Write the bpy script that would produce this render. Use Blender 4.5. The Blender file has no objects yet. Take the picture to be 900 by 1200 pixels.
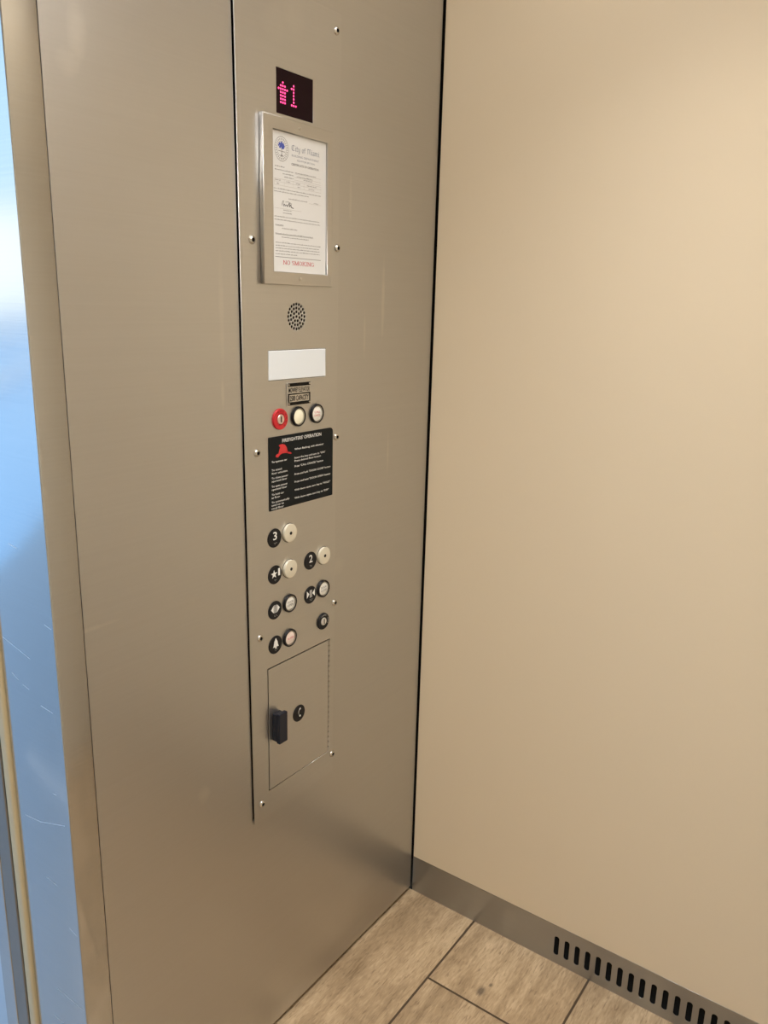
import bpy, bmesh, math, random
from mathutils import Vector, Matrix

random.seed(7)
scene = bpy.context.scene
COL = scene.collection
PI = math.pi
SUN_W = 3.0

# ----------------------------------------------------------------- materials
def new_mat(name):
    m = bpy.data.materials.new(name); m.use_nodes = True
    nt = m.node_tree
    return m, nt, nt.nodes['Principled BSDF']

def plain(name, col, rough=0.5, metal=0.0, spec=0.5, emit=None, estr=0.0, coat=0.0):
    m, nt, b = new_mat(name)
    b.inputs['Base Color'].default_value = (*col, 1)
    b.inputs['Roughness'].default_value = rough
    b.inputs['Metallic'].default_value = metal
    b.inputs['Specular IOR Level'].default_value = spec
    b.inputs['Coat Weight'].default_value = coat
    if emit:
        b.inputs['Emission Color'].default_value = (*emit, 1)
        b.inputs['Emission Strength'].default_value = estr
    # faint surface variation so that no surface is perfectly even
    tc = nt.nodes.new('ShaderNodeTexCoord'); nz = nt.nodes.new('ShaderNodeTexNoise')
    nz.inputs['Scale'].default_value = 60
    mr = nt.nodes.new('ShaderNodeMapRange')
    mr.inputs['To Min'].default_value = max(0.02, rough - 0.03)
    mr.inputs['To Max'].default_value = min(1.0, rough + 0.03)
    nt.links.new(tc.outputs['Object'], nz.inputs['Vector'])
    nt.links.new(nz.outputs['Fac'], mr.inputs['Value'])
    nt.links.new(mr.outputs['Result'], b.inputs['Roughness'])
    return m

def math_node(nt, op, a=None, b=None, c=None):
    n = nt.nodes.new('ShaderNodeMath'); n.operation = op
    for i, v in enumerate((a, b, c)):
        if v is None: continue
        if isinstance(v, (int, float)): n.inputs[i].default_value = v
        else: nt.links.new(v, n.inputs[i])
    return n.outputs[0]

def brushed(name, col, rough, aniso, grain=260, smudge=()):
    """brushed stainless sheet; the grain runs level, smudge = list of (x, y, z, rx, rz, amount) wipe marks"""
    m, nt, b = new_mat(name)
    b.inputs['Metallic'].default_value = 1.0
    b.inputs['Anisotropic'].default_value = aniso
    tc = nt.nodes.new('ShaderNodeTexCoord')
    mp = nt.nodes.new('ShaderNodeMapping'); mp.inputs['Scale'].default_value = (3, 3, grain)
    nz = nt.nodes.new('ShaderNodeTexNoise'); nz.inputs['Scale'].default_value = 1.0
    nz.inputs['Detail'].default_value = 3
    nt.links.new(tc.outputs['Object'], mp.inputs['Vector']); nt.links.new(mp.outputs[0], nz.inputs['Vector'])
    big = nt.nodes.new('ShaderNodeTexNoise'); big.inputs['Scale'].default_value = 3.2; big.inputs['Detail'].default_value = 2
    nt.links.new(tc.outputs['Object'], big.inputs['Vector'])
    r1 = math_node(nt, 'MULTIPLY_ADD', nz.outputs['Fac'], 0.07, rough - 0.035)
    r2 = math_node(nt, 'MULTIPLY_ADD', big.outputs['Fac'], 0.08, -0.04)
    r = math_node(nt, 'ADD', r1, r2)
    fac = None
    if smudge:
        sep = nt.nodes.new('ShaderNodeSeparateXYZ'); nt.links.new(tc.outputs['Object'], sep.inputs[0])
        fine = nt.nodes.new('ShaderNodeTexNoise'); fine.inputs['Scale'].default_value = 45
        nt.links.new(tc.outputs['Object'], fine.inputs['Vector'])
        for (x, z, rx, rz, amt) in smudge:
            dx = math_node(nt, 'MULTIPLY', math_node(nt, 'SUBTRACT', sep.outputs[0], x), 1 / rx)
            dz = math_node(nt, 'MULTIPLY', math_node(nt, 'SUBTRACT', sep.outputs[2], z), 1 / rz)
            d = math_node(nt, 'ADD', math_node(nt, 'MULTIPLY', dx, dx), math_node(nt, 'MULTIPLY', dz, dz))
            d = math_node(nt, 'SUBTRACT', math_node(nt, 'MULTIPLY_ADD', fine.outputs['Fac'], 1.2, 0.4), d)
            n = nt.nodes.new('ShaderNodeClamp'); nt.links.new(d, n.inputs[0])
            f = math_node(nt, 'MULTIPLY', n.outputs[0], amt)
            fac = f if fac is None else math_node(nt, 'MAXIMUM', fac, f)
    mix = nt.nodes.new('ShaderNodeMixRGB')
    lo = tuple(c * 0.96 for c in col); hi = tuple(min(1, c * 1.04) for c in col)
    mix.inputs['Color1'].default_value = (*lo, 1); mix.inputs['Color2'].default_value = (*hi, 1)
    nt.links.new(nz.outputs['Fac'], mix.inputs['Fac'])
    out = mix.outputs[0]
    if fac is not None:
        m2 = nt.nodes.new('ShaderNodeMixRGB'); m2.inputs['Color2'].default_value = (0.86, 0.82, 0.74, 1)
        nt.links.new(fac, m2.inputs['Fac']); nt.links.new(out, m2.inputs['Color1']); out = m2.outputs[0]
        r = math_node(nt, 'MULTIPLY_ADD', fac, 0.25, r)
    nt.links.new(out, b.inputs['Base Color']); nt.links.new(r, b.inputs['Roughness'])
    cx = nt.nodes.new('ShaderNodeCombineXYZ'); cx.inputs[2].default_value = 1.0
    nt.links.new(cx.outputs[0], b.inputs['Tangent'])
    bp = nt.nodes.new('ShaderNodeBump'); bp.inputs['Strength'].default_value = 0.02; bp.inputs['Distance'].default_value = 0.001
    nt.links.new(nz.outputs['Fac'], bp.inputs['Height']); nt.links.new(bp.outputs[0], b.inputs['Normal'])
    return m

STEEL = (0.57, 0.565, 0.555)
M = {}
M['steel_wall'] = brushed('brushed steel sheet', STEEL, 0.34, 0.3, smudge=[
    (-0.628, 1.49, 0.006, 0.10, 0.14), (-0.63, 1.36, 0.004, 0.03, 0.2), (-0.19, 1.52, 0.006, 0.09, 0.28),
    (-0.16, 1.20, 0.004, 0.06, 0.22), (-0.25, 1.45, 0.004, 0.05, 0.22), (-0.30, 1.70, 0.005, 0.05, 0.2),
    (-0.70, 0.66, 0.016, 0.02, 0.22), (-0.86, 1.83, 0.016, 0.045, 0.2), (-0.875, 1.79, 0.02, 0.02, 0.15), (-0.90, 1.04, 0.06, 0.004, 0.2),
    (-0.33, 0.99, 0.03, 0.02, 0.12)])
M['steel_panel'] = brushed('brushed steel face plate', (0.585, 0.58, 0.57), 0.34, 0.3, grain=320, smudge=[
    (-0.46, 1.95, 0.03, 0.04, 0.10), (-0.50, 1.93, 0.04, 0.03, 0.08)])
M['steel_jamb'] = brushed('brushed steel jamb', (0.56, 0.56, 0.555), 0.13, 0.2)
M['steel_base'] = brushed('brushed steel baseboard', (0.41, 0.42, 0.43), 0.34, 0.2)
M['steel_frame'] = brushed('satin steel frame', (0.58, 0.57, 0.555), 0.30, 0.3)
M['chrome'] = plain('polished screw metal', (0.62, 0.60, 0.56), 0.20, 1.0)
M['scratch'] = plain('scratched metal', (0.86, 0.88, 0.92), 0.55, 1.0)
M['black_gap'] = plain('dark void black', (0.012, 0.011, 0.010), 0.8, spec=0.1)  # near-black colour, mostly standing in for shade inside gaps and hollows
M['black'] = plain('black plastic', (0.008, 0.008, 0.010), 0.4, spec=0.25)
M['black_sign'] = plain('black sign plate', (0.008, 0.010, 0.011), 0.5, spec=0.15)
M['latch'] = plain('blue black latch plastic', (0.009, 0.012, 0.022), 0.35, spec=0.35)
M['white'] = plain('white print', (0.82, 0.82, 0.80), 0.5)
M['lens'] = plain('white acrylic lens', (0.68, 0.72, 0.76), 0.35, emit=(0.95, 0.98, 1.0), estr=0.06)
M['face'] = plain('white button face', (0.84, 0.83, 0.78), 0.35)
M['face_pink'] = plain('pale pink button face', (0.84, 0.72, 0.66), 0.35)
M['face_lamp'] = plain('lit cream jewel', (0.85, 0.82, 0.66), 0.25, emit=(1.0, 0.9, 0.6), estr=0.08)
M['cream_button'] = plain('champagne metal button', (0.76, 0.72, 0.60), 0.42, 0.35)
M['red'] = plain('red plastic ring', (0.52, 0.012, 0.022), 0.4)
M['red_print'] = plain('red print', (0.60, 0.03, 0.035), 0.5)
M['red_ink'] = plain('red ink', (0.62, 0.14, 0.17), 0.6)
M['ink'] = plain('grey ink', (0.17, 0.165, 0.17), 0.7)
M['ink_dark'] = plain('black ink', (0.03, 0.03, 0.04), 0.7)
M['ink_blue'] = plain('blue grey ink', (0.20, 0.23, 0.30), 0.7)
M['ink_soft'] = plain('pale grey ink', (0.42, 0.40, 0.38), 0.7)
M['seal_blue'] = plain('blue ink', (0.07, 0.10, 0.42), 0.7)
M['paper'] = plain('white certificate paper', (0.72, 0.725, 0.73), 0.6)
M['display'] = plain('dark red display glass', (0.012, 0.003, 0.005), 0.5, spec=0.1)
M['led'] = plain('red light dots', (0.6, 0.02, 0.1), 0.4, emit=(1.0, 0.07, 0.26), estr=2.6)
M['plate_metal'] = plain('nameplate metal', (0.62, 0.60, 0.56), 0.36, 0.9)
M['plate_dark'] = plain('nameplate black', (0.008, 0.007, 0.006), 0.5, spec=0.12)
M['door_edge'] = plain('cream door edge', (0.62, 0.50, 0.30), 0.5)
M['door_steel'] = plain('brown grey door steel', (0.30, 0.27, 0.24), 0.4, 0.8)
M['ceiling'] = plain('ceiling paint', (0.72, 0.67, 0.58), 0.6)
M['concrete'] = plain('grey landing floor', (0.40, 0.43, 0.47), 0.35)
M['water'] = plain('blue water', (0.24, 0.42, 0.62), 0.25)
M['shade_slab'] = plain('white soffit', (0.75, 0.76, 0.78), 0.8)
M['outer_wall'] = plain('white outside wall', (0.70, 0.71, 0.72), 0.8)
M['diffuser'] = plain('ceiling light diffuser', (0.9, 0.88, 0.84), 0.5, emit=(1.0, 0.955, 0.90), estr=6.2)

# beige laminate, with soft unevenness and a few tiny scuffs
def laminate():
    m, nt, b = new_mat('beige laminate')
    tc = nt.nodes.new('ShaderNodeTexCoord')
    n1 = nt.nodes.new('ShaderNodeTexNoise'); n1.inputs['Scale'].default_value = 900; n1.inputs['Detail'].default_value = 1
    n2 = nt.nodes.new('ShaderNodeTexNoise'); n2.inputs['Scale'].default_value = 2.0
    nt.links.new(tc.outputs['Object'], n1.inputs['Vector']); nt.links.new(tc.outputs['Object'], n2.inputs['Vector'])
    r = nt.nodes.new('ShaderNodeMixRGB'); r.inputs['Color1'].default_value = (0.71, 0.61, 0.46, 1); r.inputs['Color2'].default_value = (0.735, 0.63, 0.475, 1)
    nt.links.new(n2.outputs['Fac'], r.inputs['Fac']); nt.links.new(r.outputs[0], b.inputs['Base Color'])
    b.inputs['Roughness'].default_value = 0.42; b.inputs['Specular IOR Level'].default_value = 0.35
    bp = nt.nodes.new('ShaderNodeBump'); bp.inputs['Strength'].default_value = 0.04; bp.inputs['Distance'].default_value = 0.0005
    nt.links.new(n1.outputs['Fac'], bp.inputs['Height']); nt.links.new(bp.outputs[0], b.inputs['Normal'])
    return m
M['laminate'] = laminate()

# wood-look plank tiles with dark grout
def plank_floor():
    m, nt, b = new_mat('wood look plank tile')
    tc = nt.nodes.new('ShaderNodeTexCoord')
    sep = nt.nodes.new('ShaderNodeSeparateXYZ'); nt.links.new(tc.outputs['Object'], sep.inputs[0])
    X, Y = sep.outputs[0], sep.outputs[1]
    W, L = 0.304, 1.22
    v = math_node(nt, 'MULTIPLY', math_node(nt, 'ADD', math_node(nt, 'MULTIPLY', Y, -1), W - 0.192), 1 / W)
    row = math_node(nt, 'FLOOR', v)
    fv = math_node(nt, 'FRACT', v)
    off = math_node(nt, 'FRACT', math_node(nt, 'MULTIPLY_ADD', row, 0.37, 1 - 0.37 + 0.219 / L))
    u = math_node(nt, 'ADD', math_node(nt, 'MULTIPLY', X, 1 / L), off)
    col = math_node(nt, 'FLOOR', u); fu = math_node(nt, 'FRACT', u)
    def edge(f, size):
        d = math_node(nt, 'MINIMUM', f, math_node(nt, 'SUBTRACT', 1.0, f))
        return math_node(nt, 'MULTIPLY', d, size)
    dist = math_node(nt, 'MINIMUM', edge(fv, W), edge(fu, L))
    grout = math_node(nt, 'LESS_THAN', dist, 0.0026)
    bev = nt.nodes.new('ShaderNodeMapRange'); bev.inputs['From Min'].default_value = 0.0021; bev.inputs['From Max'].default_value = 0.0048
    nt.links.new(dist, bev.inputs['Value'])
    wn = nt.nodes.new('ShaderNodeTexWhiteNoise'); wn.noise_dimensions = '2D'
    cv = nt.nodes.new('ShaderNodeCombineXYZ'); nt.links.new(row, cv.inputs[0]); nt.links.new(col, cv.inputs[1])
    nt.links.new(cv.outputs[0], wn.inputs['Vector'])
    shift = nt.nodes.new('ShaderNodeVectorMath'); shift.operation = 'MULTIPLY_ADD'
    nt.links.new(wn.outputs['Color'], shift.inputs[0]); shift.inputs[1].default_value = (7, 7, 7); nt.links.new(tc.outputs['Object'], shift.inputs[2])
    def grain(sx, sy, det, dist_=0.0):
        mp = nt.nodes.new('ShaderNodeMapping'); mp.inputs['Scale'].default_value = (sx, sy, 1)
        nz = nt.nodes.new('ShaderNodeTexNoise'); nz.inputs['Scale'].default_value = 1; nz.inputs['Detail'].default_value = det
        nz.inputs['Distortion'].default_value = dist_
        nt.links.new(shift.outputs[0], mp.inputs['Vector']); nt.links.new(mp.outputs[0], nz.inputs['Vector'])
        return nz.outputs['Fac']
    g1 = grain(3.5, 20, 5, 1.2)
    g2 = grain(45, 230, 5, 0.5)
    g3 = grain(5, 9, 4, 0.8)
    ramp = nt.nodes.new('ShaderNodeValToRGB')
    e = ramp.color_ramp.elements
    e[0].position = 0.33; e[0].color = (0.235, 0.163, 0.092, 1)
    e[1].position = 0.66; e[1].color = (0.66, 0.51, 0.335, 1)
    k = e.new(0.5); k.color = (0.44, 0.322, 0.198, 1)
    t = math_node(nt, 'ADD', math_node(nt, 'MULTIPLY', g1, 0.34), math_node(nt, 'MULTIPLY', g2, 0.30))
    t = math_node(nt, 'ADD', t, math_node(nt, 'MULTIPLY', g3, 0.36))
    nt.links.new(t, ramp.inputs['Fac'])
    # short dark pores along the grain
    pore = nt.nodes.new('ShaderNodeMapRange'); pore.inputs['From Min'].default_value = 0.58; pore.inputs['From Max'].default_value = 0.68
    nt.links.new(grain(38, 260, 3, 0.4), pore.inputs['Value'])
    dark = nt.nodes.new('ShaderNodeMixRGB'); dark.inputs['Color2'].default_value = (0.20, 0.135, 0.08, 1)
    nt.links.new(math_node(nt, 'MULTIPLY', pore.outputs[0], 0.6), dark.inputs['Fac']); nt.links.new(ramp.outputs[0], dark.inputs['Color1'])
    out = dark.outputs[0]
    # knots: the printed knot of the second row and a few more
    for (kx, ky, rr) in ((-0.178, -0.310, 0.009), (-0.15, -0.32, 0.004), (-0.9, -0.62, 0.010), (-1.5, -0.25, 0.011), (-0.62, -1.02, 0.010)):
        dx = math_node(nt, 'MULTIPLY', math_node(nt, 'SUBTRACT', X, kx), 0.6)
        dy = math_node(nt, 'SUBTRACT', Y, ky)
        d = math_node(nt, 'SQRT', math_node(nt, 'ADD', math_node(nt, 'MULTIPLY', dx, dx), math_node(nt, 'MULTIPLY', dy, dy)))
        d = math_node(nt, 'MULTIPLY_ADD', g2, rr * 0.5, d)
        ring = nt.nodes.new('ShaderNodeMapRange'); ring.inputs['From Min'].default_value = rr * 1.5; ring.inputs['From Max'].default_value = rr * 0.7
        nt.links.new(d, ring.inputs['Value'])
        kk = nt.nodes.new('ShaderNodeMixRGB'); kk.inputs['Color2'].default_value = (0.15, 0.11, 0.075, 1)
        nt.links.new(math_node(nt, 'MULTIPLY', ring.outputs[0], 0.9), kk.inputs['Fac']); nt.links.new(out, kk.inputs['Color1']); out = kk.outputs[0]
    hsv = nt.nodes.new('ShaderNodeHueSaturation')
    nt.links.new(out, hsv.inputs['Color']); nt.links.new(math_node(nt, 'MULTIPLY_ADD', wn.outputs['Value'], 0.14, 0.85), hsv.inputs['Value'])
    gm = nt.nodes.new('ShaderNodeMixRGB'); gm.inputs['Color2'].default_value = (0.075, 0.05, 0.03, 1)
    nt.links.new(grout, gm.inputs['Fac']); nt.links.new(hsv.outputs[0], gm.inputs['Color1'])
    nt.links.new(gm.outputs[0], b.inputs['Base Color'])
    b.inputs['Roughness'].default_value = 0.5; b.inputs['Specular IOR Level'].default_value = 0.4
    hh = math_node(nt, 'MULTIPLY_ADD', g2, 0.12, bev.outputs[0])
    bp = nt.nodes.new('ShaderNodeBump'); bp.inputs['Strength'].default_value = 0.5; bp.inputs['Distance'].default_value = 0.0015
    nt.links.new(hh, bp.inputs['Height']); nt.links.new(bp.outputs[0], b.inputs['Normal'])
    return m
M['floor'] = plank_floor()

# ----------------------------------------------------------------- mesh helpers
def link_mesh(name, me, mat, parent=None, loc=None):
    o = bpy.data.objects.new(name, me); COL.objects.link(o)
    if mat is not None and not me.materials: me.materials.append(mat)
    if parent is not None:
        o.parent = parent
        w = world_loc(parent)
        o.location = -w
    return o

def world_loc(o):
    v = Vector(o.location)
    while o.parent: o = o.parent; v += Vector(o.location)
    return v

def bm_obj(name, bm, mat, parent=None, smooth=False):
    me = bpy.data.meshes.new(name)
    bmesh.ops.recalc_face_normals(bm, faces=bm.faces)
    bm.to_mesh(me); bm.free()
    if smooth:
        for p in me.polygons: p.use_smooth = True
    me.set_sharp_from_angle(angle=math.radians(40)) if smooth else None
    return link_mesh(name, me, mat, parent)

def box(bm, x0, x1, y0, y1, z0, z1, bev=0.0, seg=2):
    r = bmesh.ops.create_cube(bm, size=1.0)
    vs = r['verts']
    for v in vs:
        v.co = Vector(((x0 + x1) / 2 + v.co.x * (x1 - x0), (y0 + y1) / 2 + v.co.y * (y1 - y0), (z0 + z1) / 2 + v.co.z * (z1 - z0)))
    if bev > 0:
        es = list({e for v in vs for e in v.link_edges})
        bmesh.ops.bevel(bm, geom=es, offset=bev, segments=seg, affect='EDGES', profile=0.5)

def box_obj(name, dims, mat, parent=None, bev=0.0, seg=2):
    bm = bmesh.new(); box(bm, *dims, bev=bev, seg=seg)
    return bm_obj(name, bm, mat, parent)

def lathe(bm, cx, cz, prof, n=40):
    """turn a profile of (radius, y) about the axis through (cx, cz) that points out of the panel"""
    rings = []
    for (r, y) in prof:
        if r < 1e-6:
            rings.append([bm.verts.new((cx, y, cz))])
        else:
            rings.append([bm.verts.new((cx + r * math.cos(2 * PI * i / n), y, cz + r * math.sin(2 * PI * i / n))) for i in range(n)])
    for a, b in zip(rings, rings[1:]):
        for i in range(n):
            j = (i + 1) % n
            if len(a) == 1 and len(b) == 1: continue
            if len(a) == 1: bm.faces.new((a[0], b[i], b[j]))
            elif len(b) == 1: bm.faces.new((a[i], b[0], a[j]))
            else: bm.faces.new((a[i], b[i], b[j], a[j]))

def lathe_obj(name, cx, cz, prof, mat, parent=None, n=40):
    bm = bmesh.new(); lathe(bm, cx, cz, prof, n)
    return bm_obj(name, bm, mat, parent, smooth=True)

def circle_pts(cx, cz, r, n=32):
    return [(cx + r * math.cos(2 * PI * i / n), cz + r * math.sin(2 * PI * i / n)) for i in range(n)]

def round_rect(x0, x1, z0, z1, r=0.0, n=6, rs=None):
    rs = rs or (r, r, r, r)                        # corners: bottom left, bottom right, top right, top left
    if max(rs) <= 0: return [(x0, z0), (x1, z0), (x1, z1), (x0, z1)]
    pts = []
    for (cx, cz, a0, rr, sx, sz) in ((x0, z0, PI, rs[0], 1, 1), (x1, z0, 1.5 * PI, rs[1], -1, 1), (x1, z1, 0, rs[2], -1, -1), (x0, z1, 0.5 * PI, rs[3], 1, -1)):
        if rr <= 0: pts.append((cx, cz)); continue
        for i in range(n + 1):
            a = a0 + 0.5 * PI * i / n
            pts.append((cx + sx * rr + rr * math.cos(a), cz + sz * rr + rr * math.sin(a)))
    return pts

def sheet_mesh(name, loops, depth, bevel=0.0, place=None):
    """a sheet cut from outline loops (first the outline, the rest are holes) in (u, v), with a thickness; place maps (u, v, w) to the world"""
    cu = bpy.data.curves.new(name, 'CURVE'); cu.dimensions = '2D'; cu.fill_mode = 'BOTH'
    cu.extrude = depth / 2 - bevel; cu.bevel_depth = bevel; cu.bevel_resolution = 1
    cu.offset = -bevel
    for lp in loops:
        sp = cu.splines.new('POLY'); sp.points.add(len(lp) - 1)
        for p, (u, v) in zip(sp.points, lp): p.co = (u, v, 0, 1)
        sp.use_cyclic_u = True
    o = bpy.data.objects.new('outline', cu); COL.objects.link(o)
    dg = bpy.context.evaluated_depsgraph_get(); dg.update()
    me = bpy.data.meshes.new_from_object(o.evaluated_get(dg))
    bpy.data.objects.remove(o); bpy.data.curves.remove(cu)
    me.name = name
    for v in me.vertices: v.co = place(v.co.x, v.co.y, v.co.z)
    me.materials.clear()
    bm = bmesh.new(); bm.from_mesh(me); bmesh.ops.remove_doubles(bm, verts=bm.verts, dist=1e-6)
    bmesh.ops.recalc_face_normals(bm, faces=bm.faces); bm.to_mesh(me); bm.free()
    return me

def front_sheet(name, loops, y0, y1, mat, parent=None, bevel=0.0):
    ym = (y0 + y1) / 2
    me = sheet_mesh(name, loops, abs(y1 - y0), bevel, lambda u, v, w: Vector((u, ym - w, v)))
    return link_mesh(name, me, mat, parent)

def poly(bm, pts, y):
    bm.faces.new([bm.verts.new((x, y, z)) for x, z in pts])

def text_into(bm, s, x, z, h, y, width=None, shear=0.0, bold=0.0, align='LEFT'):
    """flat lettering on a front-facing plane: cap height h, baseline at z, squeezed to width"""
    cu = bpy.data.curves.new('lettering', 'FONT'); cu.body = s; cu.size = 1.0; cu.shear = shear; cu.offset = bold
    cu.fill_mode = 'FRONT'; cu.resolution_u = 3
    o = bpy.data.objects.new('lettering', cu); COL.objects.link(o)
    dg = bpy.context.evaluated_depsgraph_get(); dg.update()
    me = bpy.data.meshes.new_from_object(o.evaluated_get(dg))
    bpy.data.objects.remove(o); bpy.data.curves.remove(cu)
    xs = [v.co.x for v in me.vertices]
    x0, x1 = min(xs), max(xs)
    sz = h / 0.70
    sx = (width / (x1 - x0)) if width else sz
    wid = (x1 - x0) * sx
    ox = x if align == 'LEFT' else x - wid / 2
    for v in me.vertices: v.co = ((v.co.x - x0) * sx + ox, y, v.co.y * sz + z)
    bm.from_mesh(me); bpy.data.meshes.remove(me)

def nib(bm, pts, y, w, ang, t):
    """a broad-pen stroke: every segment is the hull of the pen's edge swept along it"""
    dx, dz = math.cos(ang) * w / 2, math.sin(ang) * w / 2
    tx, tz = -math.sin(ang) * t / 2, math.cos(ang) * t / 2
    base = [(dx + tx, dz + tz), (dx - tx, dz - tz), (-dx - tx, -dz - tz), (-dx + tx, -dz + tz)]
    for (a, b) in zip(pts, pts[1:]):
        P = sorted({(round(p[0] + q[0], 7), round(p[1] + q[1], 7)) for p in (a, b) for q in base})
        def half(seq):
            h = []
            for p in seq:
                while len(h) > 1 and (h[-1][0] - h[-2][0]) * (p[1] - h[-2][1]) - (h[-1][1] - h[-2][1]) * (p[0] - h[-2][0]) <= 1e-14: h.pop()
                h.append(p)
            return h
        hull = half(P)[:-1] + half(P[::-1])[:-1]
        if len(hull) > 2: poly(bm, hull, y)

def arc(cx, cz, rx, rz, a0, a1, n=10):
    return [(cx + rx * math.cos(math.radians(a0 + (a1 - a0) * i / n)), cz + rz * math.sin(math.radians(a0 + (a1 - a0) * i / n))) for i in range(n + 1)]

def ring_poly(bm, cx, cz, r0, r1, y, rx=1.0, n=40, a0=0, a1=360):
    p = arc(cx, cz, r0 * rx, r0, a0, a1, n); q = arc(cx, cz, r1 * rx, r1, a0, a1, n)
    for i in range(n):
        poly(bm, [p[i], p[i + 1], q[i + 1], q[i]], y)

def disc(bm, cx, cz, r, y, n=12, rx=1.0):
    poly(bm, [(cx + rx * r * math.cos(2 * PI * i / n), cz + r * math.sin(2 * PI * i / n)) for i in range(n)], y)

def struct(o, label=None, cat=None):
    o['kind'] = 'structure'
    if label: o['label'] = label
    if cat: o['category'] = cat
    return o

def part(o, label):
    o['label'] = label
    return o

# ----------------------------------------------------------------- the car shell
CAR_X0, CAR_Y0, CEIL = -2.045, -1.32, 2.40
EDGE = -0.959                                       # edge of the entrance
floor = struct(box_obj('floor', (CAR_X0, 0.0, CAR_Y0, 0.02, -0.03, 0.0), M['floor']), 'wood look plank tile floor of the lift car', 'floor')

# right wall: a beige laminate panel hung on a dark backing
wall_right = struct(box_obj('wall_right', (0.0, 0.018, CAR_Y0, -0.0035, 0.1030, CEIL), M['laminate'], bev=0.0012),
                    'beige laminate wall panel above the slotted steel base', 'wall')
struct(box_obj('trim_1', (0.019, 0.05, CAR_Y0, 0.30, -0.03, CEIL), M['black_gap']), 'dark backing seen in the corner gap and base slots', 'wall')

# baseboard with ventilation slots
slots = []
for i in range(27):
    yc = -0.4115 - 0.02547 * i
    slots.append(round_rect(yc - 0.0062, yc + 0.0062, 0.0230, 0.0740, 0.0058, n=5))
me = sheet_mesh('baseboard_right', [[(CAR_Y0, 0.0), (-0.0035, 0.0), (-0.0035, 0.1028), (CAR_Y0, 0.1028)]] + slots, 0.0012, 0.0,
                lambda u, v, w: Vector((0.0006 + w, u, v)))
struct(link_mesh('baseboard_right', me, M['steel_base']), 'grey steel baseboard with a row of upright vent slots', 'baseboard')

# front wall (return panel) with a cut-out behind the control panel
CPL_T, CPL_B, CPR_T, CPR_B, CPZ0, CPZ1 = -0.5925, -0.5800, -0.3368, -0.3445, 0.5310, 1.9870
hole = [(CPL_B - 0.0008, CPZ0 + 0.008), (CPR_B - 0.012, CPZ0 + 0.008), (CPR_T - 0.012, CPZ1 - 0.008), (CPL_T - 0.0017, CPZ1 - 0.008)]
outer = [(-0.9112, 0.013), (-0.0052, 0.013), (-0.0052, CEIL), (-0.9112, CEIL)]
wf = front_sheet('wall_front', [outer, hole], 0.0, 0.003, M['steel_wall'])
struct(wf, 'brushed stainless steel front panel that carries the buttons', 'wall')
struct(box_obj('trim_2', (-0.9125, 0.0185, 0.056, 0.07, -0.03, CEIL), M['black_gap']), 'black sheet standing in for shade behind the steel front panel', 'wall')  # black sheet put in to darken the gaps around the panel
# entrance post: front face, rounded edge, jamb face
bm = bmesh.new(); box(bm, EDGE, -0.9128, -0.0012, 0.1470, 0.003, CEIL)
es = [e for e in bm.edges if all(abs(v.co.x - EDGE) < 1e-5 for v in e.verts) and abs(e.verts[0].co.y - e.verts[1].co.y) < 1e-5]
bmesh.ops.bevel(bm, geom=es, offset=0.0028, segments=4, affect='EDGES', profile=0.5)
es = [e for e in bm.edges if all(abs(v.co.x + 0.9128) < 1e-5 and v.co.y < 0 for v in e.verts)]
bmesh.ops.bevel(bm, geom=es, offset=0.001, segments=2, affect='EDGES')
post = struct(bm_obj('trim_3', bm, M['steel_jamb'], smooth=True), 'steel entrance post whose inner side catches blue daylight', 'door frame')
# fine scratches on the jamb face
def scratch(pts, w):
    bm = bmesh.new()
    for k, ((y0, z0), (y1, z1)) in enumerate(zip(pts, pts[1:])):
        d = Vector((y1 - y0, z1 - z0)); n = Vector((-d.y, d.x)).normalized() * w / 2
        vs = [bm.verts.new((EDGE - 0.00015, a, b)) for a, b in ((y0 + n.x, z0 + n.y), (y1 + n.x, z1 + n.y), (y1 - n.x, z1 - n.y), (y0 - n.x, z0 - n.y))]
        bm.faces.new(vs)
    return bm_obj('scratch', bm, M['scratch'], post)
SCRATCHES = [
    ([ (0.1366, 1.0114), (0.0667, 0.9955) ], 0.0012),
    ([ (0.0207, 1.0608), (0.0047, 1.0573) ], 0.0012),
    ([ (0.1222, 0.7113), (0.0788, 0.7178), (0.0133, 0.7391) ], 0.0012),
    ([ (0.0769, 0.6180), (0.0495, 0.6158) ], 0.0012),
    ([ (0.0779, 0.4033), (0.0055, 0.4039) ], 0.0012),
    ([ (0.0921, 0.9468), (0.0769, 0.9433) ], 0.0012),
    ([ (0.0486, 0.9262), (0.0188, 0.9238) ], 0.0012),
    ([ (0.0379, 0.7842), (0.0290, 0.7850) ], 0.0012),
    ([ (0.0240, 0.5501), (0.0067, 0.5452) ], 0.0012),
    ([ (0.0965, 0.3377), (0.0671, 0.3389) ], 0.0012),
    ([ (0.1201, 0.9578), (0.1029, 0.9505) ], 0.0012),
    ([ (0.0943, 1.1653), (0.0730, 1.1619) ], 0.0012),
]
for pts, w in SCRATCHES: scratch(pts, w)

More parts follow.
